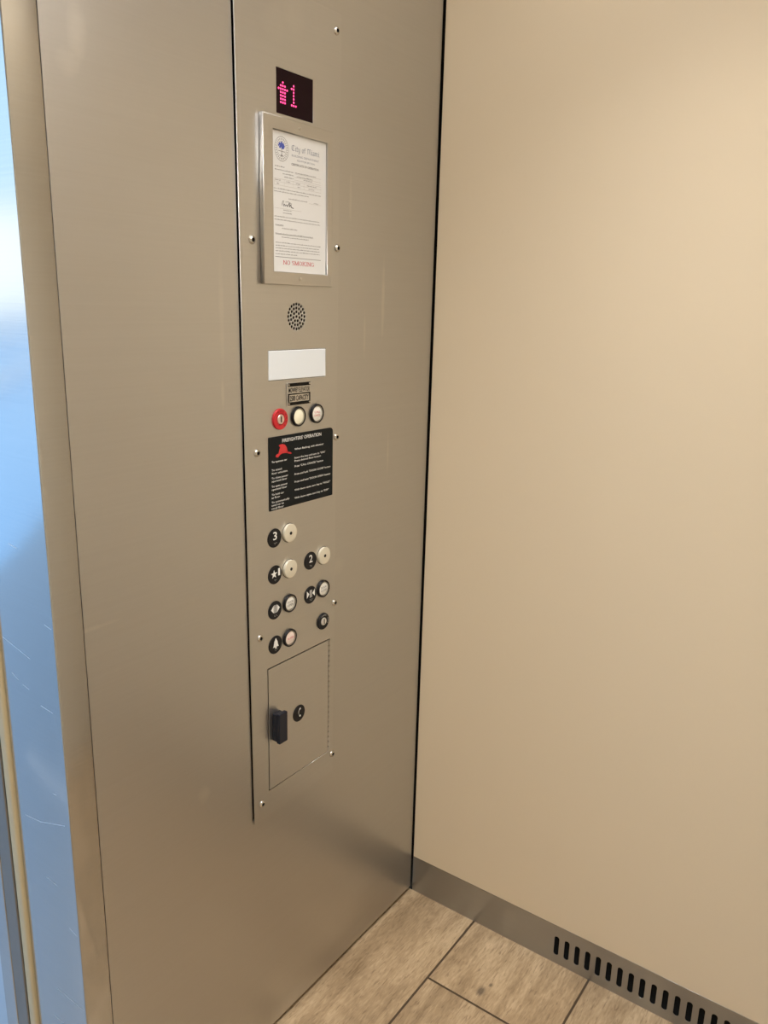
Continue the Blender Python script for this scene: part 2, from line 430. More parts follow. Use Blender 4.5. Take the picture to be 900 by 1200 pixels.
# door leaves pushed back beside the post, and the landing frame
bm = bmesh.new(); box(bm, -0.9640, -0.912, 0.1480, 0.1700, 0.004, 2.12, bev=0.006, seg=4)
struct(bm_obj('door_1', bm, M['door_edge'], smooth=True), 'cream leading edge of the opened sliding car door', 'door')
struct(box_obj('door_2', (-0.9640, -0.912, 0.1730, 0.2080, 0.004, 2.12), M['door_steel'], bev=0.002), 'dull steel edge of the opened landing door', 'door')
struct(box_obj('trim_4', (-0.9640, -0.86, 0.2110, 0.2480, 0.0, 2.14), M['steel_jamb'], bev=0.002), 'bluish steel landing door frame', 'door frame')
struct(box_obj('trim_5', (-0.955, -0.80, 0.249, 0.262, 0.0, 2.14), M['black_gap']), 'black joint beside the landing door frame', 'door frame')

# the rest of the car (behind and beside the camera)
struct(box_obj('wall_back', (CAR_X0, 0.018, CAR_Y0 - 0.02, CAR_Y0, 0.0, CEIL), M['laminate']), 'beige laminate back wall of the car', 'wall')
struct(box_obj('wall_left', (CAR_X0 - 0.02, CAR_X0, CAR_Y0, 0.16, 0.0, CEIL), M['laminate']), 'beige laminate wall across the car', 'wall')
struct(box_obj('wall_header', (CAR_X0, EDGE, 0.0, 0.1575, 2.12, CEIL), M['steel_wall']), 'steel header over the entrance', 'wall')
struct(box_obj('ceiling', (CAR_X0, 0.05, CAR_Y0, 0.16, CEIL, CEIL + 0.03), M['ceiling']), 'pale ceiling of the car', 'ceiling')
struct(box_obj('trim_6', (CAR_X0, EDGE, 0.021, 0.262, -0.03, 0.0), M['steel_base']), 'metal door sill in the entrance', 'sill')

# light fixtures in the ceiling: frame with a diffuser
def ceiling_light(x, y, w, d, label):
    t = bpy.data.objects.new('ceiling_light', None); COL.objects.link(t); t.location = (x, y, CEIL)
    t['label'] = label; t['category'] = 'light'; t['group'] = 'ceiling lights of the car'
    bm = bmesh.new()
    f = 0.02
    box(bm, x - w / 2 - f, x + w / 2 + f, y - d / 2 - f, y - d / 2, CEIL - 0.02, CEIL)
    box(bm, x - w / 2 - f, x + w / 2 + f, y + d / 2, y + d / 2 + f, CEIL - 0.02, CEIL)
    box(bm, x - w / 2 - f, x - w / 2, y - d / 2, y + d / 2, CEIL - 0.02, CEIL)
    box(bm, x + w / 2, x + w / 2 + f, y - d / 2, y + d / 2, CEIL - 0.02, CEIL)
    bm_obj('frame', bm, M['steel_frame'], t)
    box_obj('diffuser', (x - w / 2, x + w / 2, y - d / 2, y + d / 2, CEIL - 0.012, CEIL - 0.002), M['diffuser'], t)
ceiling_light(-1.00, -1.10, 1.60, 0.24, 'long ceiling light along the back wall of the car')
ceiling_light(-0.75, -0.34, 1.20, 0.14, 'added unseen ceiling light along the steel front panel')  # second strip added out of view to brighten the front corner

def fill_downlight(x, y, label):  # unseen spot fixtures added to even the light on walls and floor
    t = bpy.data.objects.new('fill_downlight', None); COL.objects.link(t); t.location = (x, y, CEIL)
    t['label'] = label; t['category'] = 'light'; t['group'] = 'added spot lamps over the car'
    bm = bmesh.new()
    n = 32
    for (ra, za), (rb, zb) in zip(((0.052, CEIL), (0.050, CEIL - 0.006), (0.040, CEIL - 0.006)), ((0.050, CEIL - 0.006), (0.040, CEIL - 0.006), (0.036, CEIL))):
        A = [bm.verts.new((x + ra * math.cos(2 * PI * i / n), y + ra * math.sin(2 * PI * i / n), za)) for i in range(n)]
        B = [bm.verts.new((x + rb * math.cos(2 * PI * i / n), y + rb * math.sin(2 * PI * i / n), zb)) for i in range(n)]
        for i in range(n): bm.faces.new((A[i], A[(i + 1) % n], B[(i + 1) % n], B[i]))
    bm_obj('trim_ring', bm, M['steel_frame'], t)
    bm = bmesh.new(); bm.faces.new([bm.verts.new((x + 0.038 * math.cos(2 * PI * i / n), y + 0.038 * math.sin(2 * PI * i / n), CEIL - 0.001)) for i in range(n)])
    bm_obj('lens', bm, M['diffuser'], t)
    ld = bpy.data.lights.new('lamp', 'SPOT'); ld.energy = SPOT_W; ld.spot_size = math.radians(SPOT_A); ld.spot_blend = 1.0; ld.shadow_soft_size = 0.036
    ld.color = SPOT_C
    lo = bpy.data.objects.new('lamp', ld); COL.objects.link(lo); lo.parent = t; lo.location = (0, 0, -0.012)
SPOT_W, SPOT_A, SPOT_C = 30.0, 110, (1.0, 0.965, 0.92)
for x, y, lb in ((-0.85, -0.62, 'added unseen spot lamp second from the beige wall'), (-0.50, -0.62, 'added unseen spot lamp closest to the beige wall'),
                 (-1.25, -0.62, 'added unseen spot lamp over the middle of the car'), (-1.65, -0.62, 'added unseen spot lamp closest to the far wall')):
    fill_downlight(x, y, lb)

# the landing outside, open to the sky
struct(box_obj('ground', (-9.0, 6.0, 0.263, 3.6, -0.05, -0.004), M['concrete']), 'grey outdoor landing floor', 'ground')
struct(box_obj('water', (-60.0, 30.0, 3.6, 90.0, -0.30, -0.20), M['water']), 'blue water beyond the landing', 'water')
struct(box_obj('trim_7', (-60.0, 30.0, 30.0, 31.0, -0.20, 0.9), M['outer_wall']), 'low white sea wall across the water', 'wall')  # far white band added outside for a stripe in the jamb's reflection
struct(box_obj('trim_8', (-60.0, 30.0, 14.0, 14.6, -0.20, 0.10), M['outer_wall']), 'pale quay edge in the water', 'wall')  # nearer pale strip, likewise added only to stripe the reflected daylight
struct(box_obj('shade_roof', (-9.0, 6.0, 0.276, 2.0, 2.75, 2.95), M['shade_slab']), 'added unseen roof slab that shades the landing', 'ceiling')  # roof slab added out of view to shade the near landing floor
bm = bmesh.new()
box(bm, -0.80, 6.0, 0.263, 0.38, -0.004, 2.75); box(bm, -9.0, -2.15, 0.263, 0.40, -0.004, 2.75); box(bm, -2.15, -0.80, 0.276, 0.40, 2.14, 2.75)
struct(bm_obj('wall_outside', bm, M['outer_wall']), 'white outside wall around the landing doors', 'wall')
struct(box_obj('wall_shaft', (CAR_X0 - 0.06, CAR_X0 - 0.02, 0.16, 0.263, 0.0, CEIL), M['outer_wall']), 'wall between shaft and landing', 'wall')

# ----------------------------------------------------------------- control panel
YF = -0.004                                         # front of the face plate
cp = bpy.data.objects.new('control_panel', None); COL.objects.link(cp); cp.location = (-0.46, 0.0, CPZ0)
cp['label'] = 'tall brushed steel lift control panel with buttons, display and phone door'
cp['category'] = 'control panel'

# openings
DISP = [(-0.5018, 1.8692), (-0.4109, 1.8699), (-0.4107, 1.8030), (-0.5006, 1.8023)]
DX0, DX1, DZ0, DZ1 = -0.5013, -0.4107, 1.8026, 1.8696
LX0, LX1, LZ0, LZ1 = -0.5270, -0.3743, 1.3756, 1.4270
SPX, SPZ = -0.4542, 1.4836
PX0, PX1, PZ0, PZ1 = -0.5370, -0.3600, 0.5850, 0.8400
holes = [[(DX0, DZ0), (DX1, DZ0), (DX1, DZ1), (DX0, DZ1)], [(LX0, LZ0), (LX1, LZ0), (LX1, LZ1), (LX0, LZ1)],
         [(PX0 - 0.0022, PZ0 - 0.0016), (PX1 + 0.0042, PZ0 - 0.0016), (PX1 + 0.0042, PZ1 + 0.0022), (PX0 - 0.0022, PZ1 + 0.0022)]]
for cnt, rad in ((1, 0.0), (7, 0.0080), (13, 0.0146), (20, 0.0212)):
    for i in range(cnt):
        a = PI / 2 + 2 * PI * i / cnt
        holes.append(circle_pts(SPX + rad * math.cos(a), SPZ + rad * math.sin(a), 0.0027, 12))
front_sheet('face_plate', [[(CPL_B, CPZ0), (CPR_B, CPZ0), (CPR_T, CPZ1), (CPL_T, CPZ1)]] + holes, YF, -0.0020, M['steel_panel'], cp, bevel=0.0006)
# box behind the plate: five dark sides
bm = bmesh.new()
bx0, bx1, bz0, bz1 = -0.576, -0.358, 0.545, 1.970
box(bm, bx0, bx1, 0.048, 0.052, bz0, bz1)
box(bm, bx0 - 0.002, bx0, 0.004, 0.052, bz0, bz1); box(bm, bx1, bx1 + 0.001, 0.004, 0.052, bz0, bz1)
box(bm, bx0, bx1, 0.004, 0.052, bz0 - 0.002, bz0); box(bm, bx0, bx1, 0.004, 0.052, bz1, bz1 + 0.002)
part(bm_obj('back_box', bm, M['black_gap'], cp), 'dark box behind the face plate')

# floor position display with red dots
disp = part(box_obj('position_display', (DX0 + 0.0002, DX1 - 0.0002, YF + 0.0007, 0.003, DZ0 + 0.0002, DZ1 - 0.0002), M['display'], cp), 'dark red display showing an up arrow and 1')
def dots(name, cx, ztop, rows, label):
    bm = bmesh.new()
    pz, px = 0.0049, 0.0050
    for r, cols in enumerate(rows):
        for c in cols:
            lathe(bm, cx + c * px, ztop - r * pz, [(0.0016, YF + 0.0006), (0.0013, YF + 0.0002), (0.0, YF + 0.0001)], 10)
    part(bm_obj(name, bm, M['led'], disp, smooth=True), label)
w_ = DX1 - DX0
dots('arrow_symbol', DX0 + 0.178 * w_, DZ1 - 0.300 * (DZ1 - DZ0), [(0,), (-1, 0, 1), (-2, -1, 0, 1, 2), (-1, 0, 1), (-1, 0, 1), (-1, 0, 1), (-1, 0, 1)], 'glowing red up arrow')
dots('digit', DX0 + 0.465 * w_, DZ1 - 0.300 * (DZ1 - DZ0), [(0,), (-1, 0), (0,), (0,), (0,), (0,), (-1, 0, 1)], 'glowing red digit 1')

# certificate frame
FX0, FX1, FZ0, FZ1, FYF = -0.5428, -0.3680, 1.5360, 1.7955, -0.013
QX0, QX1, QZ0, QZ1 = -0.5194, -0.3814, 1.5567, 1.7756
fr = part(front_sheet('certificate_frame', [[(FX0, FZ0), (FX1, FZ0), (FX1, FZ1), (FX0, FZ1)], [(QX0, QZ0), (QX1, QZ0), (QX1, QZ1), (QX0, QZ1)]], FYF, YF, M['steel_frame'], cp, bevel=0.0011), 'satin steel frame around the certificate')
for zz in (FZ1 - 0.010, FZ0 + 0.0105):
    bm = bmesh.new(); lathe(bm, (FX0 + FX1) / 2, zz, [(0.0028, FYF + 0.0002), (0.0026, FYF - 0.0008), (0.0012, FYF - 0.0009), (0.0011, FYF - 0.0001), (0, FYF - 0.0001)], 16)
    bm_obj('frame_screw', bm, M['chrome'], fr, smooth=True)

# speaker: a dark cone seen through the drilled holes
bm = bmesh.new(); lathe(bm, SPX, SPZ, [(0.027, 0.0005), (0.027, 0.002), (0.010, 0.010), (0, 0.010)], 32)
part(bm_obj('speaker', bm, M['black_gap'], cp, smooth=True), 'round speaker behind drilled holes')

# emergency light lens
part(box_obj('light_lens', (LX0 + 0.0006, LX1 - 0.0006, YF - 0.0008, 0.0, LZ0 + 0.0006, LZ1 - 0.0006), M['lens'], cp, bev=0.0012), 'white rectangular light lens')

# capacity nameplate
KX0, KX1, KZ0, KZ1 = -0.4822, -0.4195, 1.3284, 1.3698
np_ = part(front_sheet('capacity_plate', [round_rect(KX0, KX1, KZ0, KZ1, 0.0012, 3)], YF - 0.0026, YF, M['plate_metal'], cp, bevel=0.0003), 'small metal capacity nameplate')
yk = YF - 0.0028
bm = bmesh.new()
kw, kh = KX1 - KX0, KZ1 - KZ0
def krect(b, u0, u1, v0, v1, y=yk): poly(b, [(KX0 + u0 * kw, KZ0 + v0 * kh), (KX0 + u1 * kw, KZ0 + v0 * kh), (KX0 + u1 * kw, KZ0 + v1 * kh), (KX0 + u0 * kw, KZ0 + v1 * kh)], y)
krect(bm, 0.02, 0.98, 0.83, 0.98)
krect(bm, 0.02, 0.98, 0.03, 0.17); krect(bm, 0.02, 0.98, 0.48, 0.535); krect(bm, 0.02, 0.075, 0.17, 0.48); krect(bm, 0.925, 0.98, 0.17, 0.48)
part(bm_obj('plate_border', bm, M['plate_dark'], np_), 'black enamel borders')
bm = bmesh.new()
text_into(bm, 'MOWREY ELEVATOR', KX0 + 0.05 * kw, KZ0 + 0.585 * kh, 0.20 * kh, yk, 0.90 * kw, bold=0.016)
text_into(bm, '2500 CAPACITY', KX0 + 0.10 * kw, KZ0 + 0.215 * kh, 0.22 * kh, yk, 0.80 * kw, bold=0.016)
part(bm_obj('lettering', bm, M['plate_dark'], np_), 'black company and capacity lettering')
for (u, v) in ((0.06, 0.905), (0.94, 0.905), (0.06, 0.10), (0.94, 0.10)):
    lathe_obj('plate_rivet', KX0 + u * kw, KZ0 + v * kh, [(0.0019, yk), (0.0016, yk - 0.0009), (0, yk - 0.0013)], M['chrome'], np_, 12)

# screws on the plate
for (x, z) in ((-0.3507, 1.9586), (-0.3432, 1.6052), (-0.3408 - 0.0005, 1.2575), (-0.3425, 0.9164), (-0.3462, 0.5727), (-0.5621, 1.6033), (-0.5582, 1.2546), (-0.5582, 0.9110), (-0.5596, 0.5663)):
    bm = bmesh.new()
    lathe(bm, x, z, [(0.0072, YF + 0.0002), (0.0070, YF - 0.0010), (0.0058, YF - 0.0030), (0.0038, YF - 0.0040), (0.0033, YF - 0.0038), (0.0030, YF - 0.0010), (0, YF - 0.0010)], 24)
    o = bm_obj('screw', bm, M['chrome'], cp, smooth=True)
    o.data.materials.append(M['black_gap'])
    for p in o.data.polygons:
        c = p.center
        if math.hypot(c.x - x, c.z - z) < 0.0032: p.material_index = 1

# key switches and jewel lamps
def key_switch(name, x, z, R, r, ring_mat, label, core_mat):
    rg = part(lathe_obj(name, x, z, [(R, YF), (R, YF - 0.0022), (R - 0.0008, YF - 0.0032), (r + 0.0012, YF - 0.0032), (r + 0.0008, YF - 0.0022), (r, YF - 0.0022), (r, YF)], ring_mat, cp), label)
    bm = bmesh.new()
    lathe(bm, x, z, [(r - 0.0002, YF), (r - 0.0002, YF - 0.0034), (r - 0.001, YF - 0.0042), (0, YF - 0.0042)], 32)
    part(bm_obj('lock_core', bm, core_mat, rg, smooth=True), 'metal lock core')
    part(box_obj('keyhole', (x - 0.0011, x + 0.0011, YF - 0.0046, YF - 0.0040, z - 0.0052, z + 0.0052), M['black_gap'], rg), 'dark keyhole slot')
    return rg
M['core_metal'] = plain('silver lock metal', (0.80, 0.79, 0.76), 0.40, 0.7)
M['core_pink'] = plain('lock core metal', (0.80, 0.66, 0.62), 0.35, 0.9)
ks = key_switch('fire_key_switch', -0.5003, 1.3076, 0.0187, 0.0088, M['red'], 'red fire service key switch', M['core_pink'])
bm = bmesh.new()
M['red_mark'] = plain('dark red marking', (0.30, 0.01, 0.015), 0.5)
ring_poly(bm, -0.5003, 1.3076, 0.0104, 0.0109, YF - 0.0034, n=30)
for a in (60, 85, 110, 300, 330, 0, 25):
    ring_poly(bm, -0.5003, 1.3076, 0.0128, 0.0158, YF - 0.0034, n=3, a0=a, a1=a + 15)
part(bm_obj('marking', bm, M['red_mark'], ks), 'worn dark red marks on the ring')
kb = key_switch('key_switch', -0.3790, 0.8878, 0.0172, 0.0080, M['black'], 'black key switch below the door close button', M['core_metal'])
bm = bmesh.new()
for a in list(range(60, 118, 14)) + list(range(-28, 28, 14)):
    ring_poly(bm, -0.3790, 0.8878, 0.0120, 0.0144, YF - 0.0034, n=2, a0=a, a1=a + 8)
part(bm_obj('marking', bm, plain('grey print', (0.35, 0.35, 0.34), 0.5), kb), 'small grey marks on the ring')

def ringed_button(name, x, z, R, face_mat, label, lettering=None, ink=None):
    """black collar, bright inner wall, recessed round face"""
    b = part(lathe_obj(name, x, z, [(R, YF), (R, YF - 0.0034), (R - 0.0008, YF - 0.0044), (R - 0.0028, YF - 0.0044), (R - 0.0034, YF - 0.0036), (R - 0.0034, YF)], M['black'], cp), label)
    part(lathe_obj('inner_ring', x, z, [(R - 0.0035, YF), (R - 0.0035, YF - 0.0036), (R - 0.0041, YF - 0.0036), (R - 0.0044, YF + 0.0006), (R - 0.0048, YF + 0.0006)], M['chrome'], b), 'bright metal inner ring')
    yf = YF - 0.0022
    f = part(lathe_obj('button_face', x, z, [(R - 0.0046, YF + 0.001), (R - 0.0050, yf), (R - 0.0056, yf - 0.0004), (0, yf - 0.0007)], face_mat, b), 'pale round button face')
    if lettering:
        bm = bmesh.new()
        n = len(lettering)
        for k, s in enumerate(lettering):
            zz = z + (0.0062 * ((n - 1) / 2 - k)) - 0.0018
            text_into(bm, s, x - 0.0002, zz, 0.0040, yf - 0.0010, min(0.0170, 0.0040 * len(s)), align='CENTER')
        part(bm_obj('lettering', bm, ink, b), 'small words on the button face')
    return b
ringed_button('jewel_lamp', -0.4521, 1.3080, 0.0181, M['face_lamp'], 'pale yellow fire lamp')
bm = bmesh.new()
ringed_button('cancel_button', -0.4008, 1.3086, 0.0181, M['face'], 'white call cancel button', ('CALL', 'CANCEL'), M['red_ink'])
ringed_button('door_open_button', -0.4777, 0.9559, 0.0176, M['face'], 'white door open button', ('DOOR', 'OPEN'), M['ink'])
ringed_button('door_close_button', -0.3794, 0.9574, 0.0176, M['face'], 'white door close button', ('DOOR', 'CLOSE'), M['ink'])
ringed_button('alarm_button', -0.4783, 0.8856, 0.0176, M['face_pink'], 'pale pink alarm button', ('ALARM',), M['red_ink'])

# floor buttons: flat champagne caps with a dark pip
def floor_button(x, z, label):
    b = part(lathe_obj('floor_button', x, z, [(0.0173, YF + 0.0), (0.0173, YF - 0.0044), (0.0169, YF - 0.0052), (0.0158, YF - 0.0055), (0.0, YF - 0.0057)], M['cream_button'], cp), label)
    part(lathe_obj('button_shade', x, z, [(0.0183, YF - 0.0002), (0.0174, YF - 0.0002)], M['black_gap'], b), 'black ring standing in for shade round the cap')  # flat black ring drawn for the shade around the raised cap
    part(lathe_obj('button_pip', x, z, [(0.0033, YF - 0.0050), (0.0031, YF - 0.0060), (0.0, YF - 0.0062)], M['black'], b, 16), 'dark centre pip')
floor_button(-0.4783, 1.0947, 'floor 3 button')
floor_button(-0.3792, 1.0267, 'floor 2 button')
floor_button(-0.4779, 1.0248, 'floor 1 button')

# black tactile plates with raised white signs
def tactile(x, z, label, draw, braille):
    p = part(lathe_obj('tactile_plate', x, z, [(0.0178, YF), (0.0178, YF - 0.0008), (0.0172, YF - 0.0014), (0, YF - 0.0014)], M['black'], cp), label)
    y = YF - 0.0018
    bm = bmesh.new(); draw(bm, x, z, y)
    part(bm_obj('symbol', bm, M['white'], p), 'white raised symbol')
    bm = bmesh.new()
    for (dx, dz) in braille:
        lathe(bm, x + dx * 0.0022, z - 0.0105 + dz * 0.0022, [(0.0006, YF - 0.0014), (0.0004, YF - 0.0019), (0, YF - 0.0020)], 8)
    part(bm_obj('braille', bm, M['ink_soft'], p, smooth=True), 'raised braille dots')
def star(bm, cx, cz, r, y):
    o_ = [(cx + (r if i % 2 == 0 else r * 0.42) * math.cos(PI / 2 + i * PI / 5), cz + (r if i % 2 == 0 else r * 0.42) * math.sin(PI / 2 + i * PI / 5)) for i in range(10)]
    c = bm.verts.new((cx, y, cz)); vs = [bm.verts.new((a, y, b)) for a, b in o_]
    for i in range(10): bm.faces.new((c, vs[i], vs[(i + 1) % 10]))
def d3(bm, x, z, y): text_into(bm, '3', x, z - 0.0030, 0.0150, y, 0.0100, bold=0.012, align='CENTER')
def d2(bm, x, z, y): text_into(bm, '2', x, z - 0.0030, 0.0150, y, 0.0100, bold=0.012, align='CENTER')
def d1(bm, x, z, y):
    star(bm, x - 0.0036, z + 0.0018, 0.0088, y); text_into(bm, '1', x + 0.0072, z - 0.0030, 0.0140, y, 0.0052, bold=0.010)
def d_open(bm, x, z, y):
    for s in (-1, 1):
        poly(bm, [(x + s * 0.0012, z - 0.0050), (x + s * 0.0030, z - 0.0050), (x + s * 0.0030, z + 0.0105), (x + s * 0.0012, z + 0.0105)], y)
        poly(bm, [(x + s * 0.0046, z - 0.0050), (x + s * 0.0118, z + 0.0028), (x + s * 0.0046, z + 0.0105)], y)
def d_close(bm, x, z, y):
    for s in (-1, 1):
        poly(bm, [(x + s * 0.0012, z - 0.0050), (x + s * 0.0030, z - 0.0050), (x + s * 0.0030, z + 0.0105), (x + s * 0.0012, z + 0.0105)], y)
        poly(bm, [(x + s * 0.0118, z - 0.0050), (x + s * 0.0046, z + 0.0028), (x + s * 0.0118, z + 0.0105)], y)
def d_bell(bm, x, z, y):
    z -= 0.001
    poly(bm, [(x - 0.0080, z - 0.0030), (x + 0.0080, z - 0.0030), (x + 0.0058, z + 0.0010), (x + 0.0044, z + 0.0080), (x + 0.0022, z + 0.0112), (x - 0.0022, z + 0.0112), (x - 0.0044, z + 0.0080), (x - 0.0058, z + 0.0010)], y)
    disc(bm, x, z + 0.0124, 0.0018, y); disc(bm, x, z - 0.0044, 0.0022, y)
tactile(-0.5170, 1.0929, 'black tactile plate with 3', d3, ((-1, 0.5), (0, 0.5), (0, -0.5), (1, 0.5), (2, 0.5)))
tactile(-0.4175, 1.0251, 'black tactile plate with 2', d2, ((-1, 0.5), (0, 0.5), (0, -0.5), (1, 0.5), (1, -0.5)))
tactile(-0.5169, 1.0227, 'black tactile plate with star and 1', d1, ((-1, 0.5), (0, 0.5), (0, -0.5), (1, 0.5)))
tactile(-0.5179, 0.9537, 'black tactile plate with door open arrows', d_open, ((-1, 0.5), (-1, -0.5), (0, -0.5), (1, 0.5), (2, -0.5)))
tactile(-0.4174, 0.9550, 'black tactile plate with door close arrows', d_close, ((-1, 0.5), (0, -0.5), (1, 0.5), (1, -0.5), (2, 0.5)))
tactile(-0.5178, 0.8844, 'black tactile plate with a bell', d_bell, ((-1, 0.5), (0, -0.5), (1, 0.5), (2, 0.5)))

# firefighters' instruction plate
SX0, SX1, SZ0, SZ1 = -0.5298, -0.3524, 1.1447, 1.2778
sg = part(front_sheet('instruction_plate', [round_rect(SX0, SX1, SZ0, SZ1, n=5, rs=(0.0012, 0.0012, 0.0075, 0.0012))], YF - 0.0012, YF, M['black_sign'], cp, bevel=0.0003), "black firefighters' instruction plate")
ys = YF - 0.00145
bm = bmesh.new()
def st(s, a, b, h, w=None, bold=0.006): text_into(bm, s, SX0 + a / 1000, SZ1 + b / 1000, h / 1000, ys, w / 1000 if w else None, bold=bold)
st("FIREFIGHTERS' OPERATION", 34.5, -12.0, 6.2, 107.5, 0.006)
for s, a, b, w in (('To operate car', 6.5, -46, 40), ('To cancel', 6.3, -60.7, 26), ('floor selection', 6.3, -66.6, 41), ('To close power', 6.0, -75.2, 43), ('operated door', 6.0, -80.8, 40),
                   ('To open power', 5.8, -90.2, 42), ('operated door', 5.8, -95.9, 40), ('To hold car', 5.6, -105.1, 32), ('at floor', 5.6, -110.7, 22),
                   ('To automatically', 5.3, -119.2, 47), ('send car to', 5.3, -124.7, 32), ('recall floor', 5.2, -130.6, 32),
                   ('When flashing, exit elevator', 67.1, -30.2, 82), ('Insert fire key and turn to "ON"', 67.0, -46.2, 87), ('Press desired floor button', 67.0, -52.0, 74),
                   ('Press "CALL CANCEL" button', 67.0, -62.0, 81), ('Press and hold "DOOR CLOSE" button', 66.8, -76.7, 103), ('Press and hold "DOOR OPEN" button', 66.7, -91.0, 103),
                   ('With doors open, turn key to "HOLD"', 66.6, -106.3, 103), ('With doors open, turn key to "OFF"', 66.5, -121.5, 99)):
    st(s, a, b, 3.5, w, 0.004)
part(bm_obj('lettering', bm, M['white'], sg), 'white instruction lettering')
bm = bmesh.new()
HX, HZ = SX0 + 0.0382, SZ1 - 0.0268
hat = [(-21, -9.5), (-20, -5.5), (-14, -4.5), (-12, 1), (-9.5, 7), (-13, 9.5), (-11, 11.5), (-4, 12), (3, 10), (7.5, 5), (9.5, -1), (11.5, -5), (18, -5.5), (21.5, -8.5), (16, -8.5), (8, -5.6), (-3, -5.0), (-11, -7.0), (-15, -11.0)]
cvt = bm.verts.new((HX, ys, HZ)); hv = [bm.verts.new((HX + a / 1000, ys, HZ + b / 1000)) for a, b in hat]
for i in range(len(hv)): bm.faces.new((cvt, hv[i], hv[(i + 1) % len(hv)]))
hat_o = part(bm_obj('helmet_symbol', bm, M['red_print'], sg), 'red fire helmet symbol')

# phone compartment door
pd = part(box_obj('phone_door', (PX0, PX1 - 0.001, YF, YF + 0.0030, PZ0, PZ1), M['steel_panel'], cp, bev=0.0005), 'steel phone compartment door')
bm = bmesh.new()
for i in range(22):
    z0 = PZ0 + i * (PZ1 - PZ0) / 22
    lathe_y = []
    n = 10
    zz0, zz1 = z0 + 0.0010, z0 + (PZ1 - PZ0) / 22 - 0.0012
    a_ = [bm.verts.new((PX1 + 0.0016 + 0.0019 * math.cos(2 * PI * k / n), YF + 0.0012 + 0.0019 * math.sin(2 * PI * k / n), zz0)) for k in range(n)]
    b_ = [bm.verts.new((v.co.x, v.co.y, zz1)) for v in a_]
    for k in range(n): bm.faces.new((a_[k], a_[(k + 1) % n], b_[(k + 1) % n], b_[k]))
    bm.faces.new(a_); bm.faces.new(b_)
part(bm_obj('hinge', bm, M['steel_frame'], pd, smooth=True), 'long knuckled hinge')
ph = part(lathe_obj('phone_plate', -0.4520, 0.7142, [(0.0174, YF), (0.0174, YF - 0.0008), (0.0168, YF - 0.0014), (0, YF - 0.0014)], M['black'], pd), 'black plate with a white handset symbol')
bm = bmesh.new()
nib(bm, arc(-0.4480, 0.7160, 0.0060, 0.0085, 125, 235, 8), YF - 0.0017, 0.0022, PI / 2 * 0.2, 0.0018)
for a in (125, 235):
    p = arc(-0.4480, 0.7160, 0.0060, 0.0085, a, a, 1)[0]
    nib(bm, [p, (p[0] + 0.0026, p[1] + (0.001 if a < 180 else -0.001))], YF - 0.0017, 0.0034, PI / 2, 0.0022)
bm_symbol = bm
me = bpy.data.meshes.new('handset_symbol'); bm.to_mesh(me); bm.free()
hs = link_mesh('handset_symbol', me, M['white'], pd); part(hs, 'white handset symbol')
# latch
bm = bmesh.new()
box(bm, -0.5285, -0.5080, YF - 0.012, YF, 0.689, 0.7455, bev=0.001)
box(bm, -0.5280, -0.5052, YF - 0.0190, YF - 0.0100, 0.6855, 0.7478, bev=0.0016)
part(bm_obj('latch_handle', bm, M['latch'], pd), 'blue black plastic latch handle')

# ----------------------------------------------------------------- the certificate in the frame
ce = box_obj('certificate', (QX0 + 0.0004, QX1 - 0.0004, -0.0088, -0.0082, QZ0 + 0.0004, QZ1 - 0.0004), M['paper'])
ce['label'] = 'white lift inspection certificate in the steel frame on the control panel'
ce['category'] = 'certificate'
yc = -0.00895
CX, CZ = -0.5203, 1.7744
def cx(a): return CX + a / 1000
def cz(b): return CZ + b / 1000
# seal
bm = bmesh.new()
for r0, r1 in ((18.2, 18.9), (11.6, 12.1)):
    ring_poly(bm, cx(25.2), cz(-25.6), r0 / 1000, r1 / 1000, yc, rx=0.90)
for i in range(26):
    a = 2 * PI * i / 26
    nib(bm, [(cx(25.2) + 0.90 * 0.0138 * math.cos(a), cz(-25.6) + 0.0138 * math.sin(a)), (cx(25.2) + 0.90 * 0.0162 * math.cos(a), cz(-25.6) + 0.0162 * math.sin(a))], yc, 0.0011, a + PI / 2, 0.0003)
nib(bm, [(cx(24.9), cz(-22)), (cx(25.3), cz(-29)), (cx(25.1), cz(-35.5))], yc, 0.0011, 0, 0.0005)
nib(bm, [(cx(17.5), cz(-29.0)), (cx(33), cz(-29.4))], yc, 0.0008, PI / 2, 0.0004)
nib(bm, [(cx(22.8), cz(-35.5)), (cx(27.6), cz(-35.7))], yc, 0.0018, PI / 2, 0.0006)
part(bm_obj('seal', bm, M['ink'], ce), 'grey double ring seal with a tree')
bm = bmesh.new()
for (a, b, r) in ((24.3, -20.0, 3.4), (20.3, -18.4, 2.2), (28.8, -18.8, 2.4), (21.2, -23.0, 2.2), (29.0, -23.0, 2.6), (25.0, -16.6, 2.2), (31.4, -20.8, 1.5), (18.0, -20.8, 1.5), (26.2, -24.2, 1.8)):
    disc(bm, cx(a), cz(b), r / 1000, yc - 0.00004 - r * 1e-6, 9)
part(bm_obj('seal_tree', bm, M['seal_blue'], ce), 'blue tree crown on the seal')
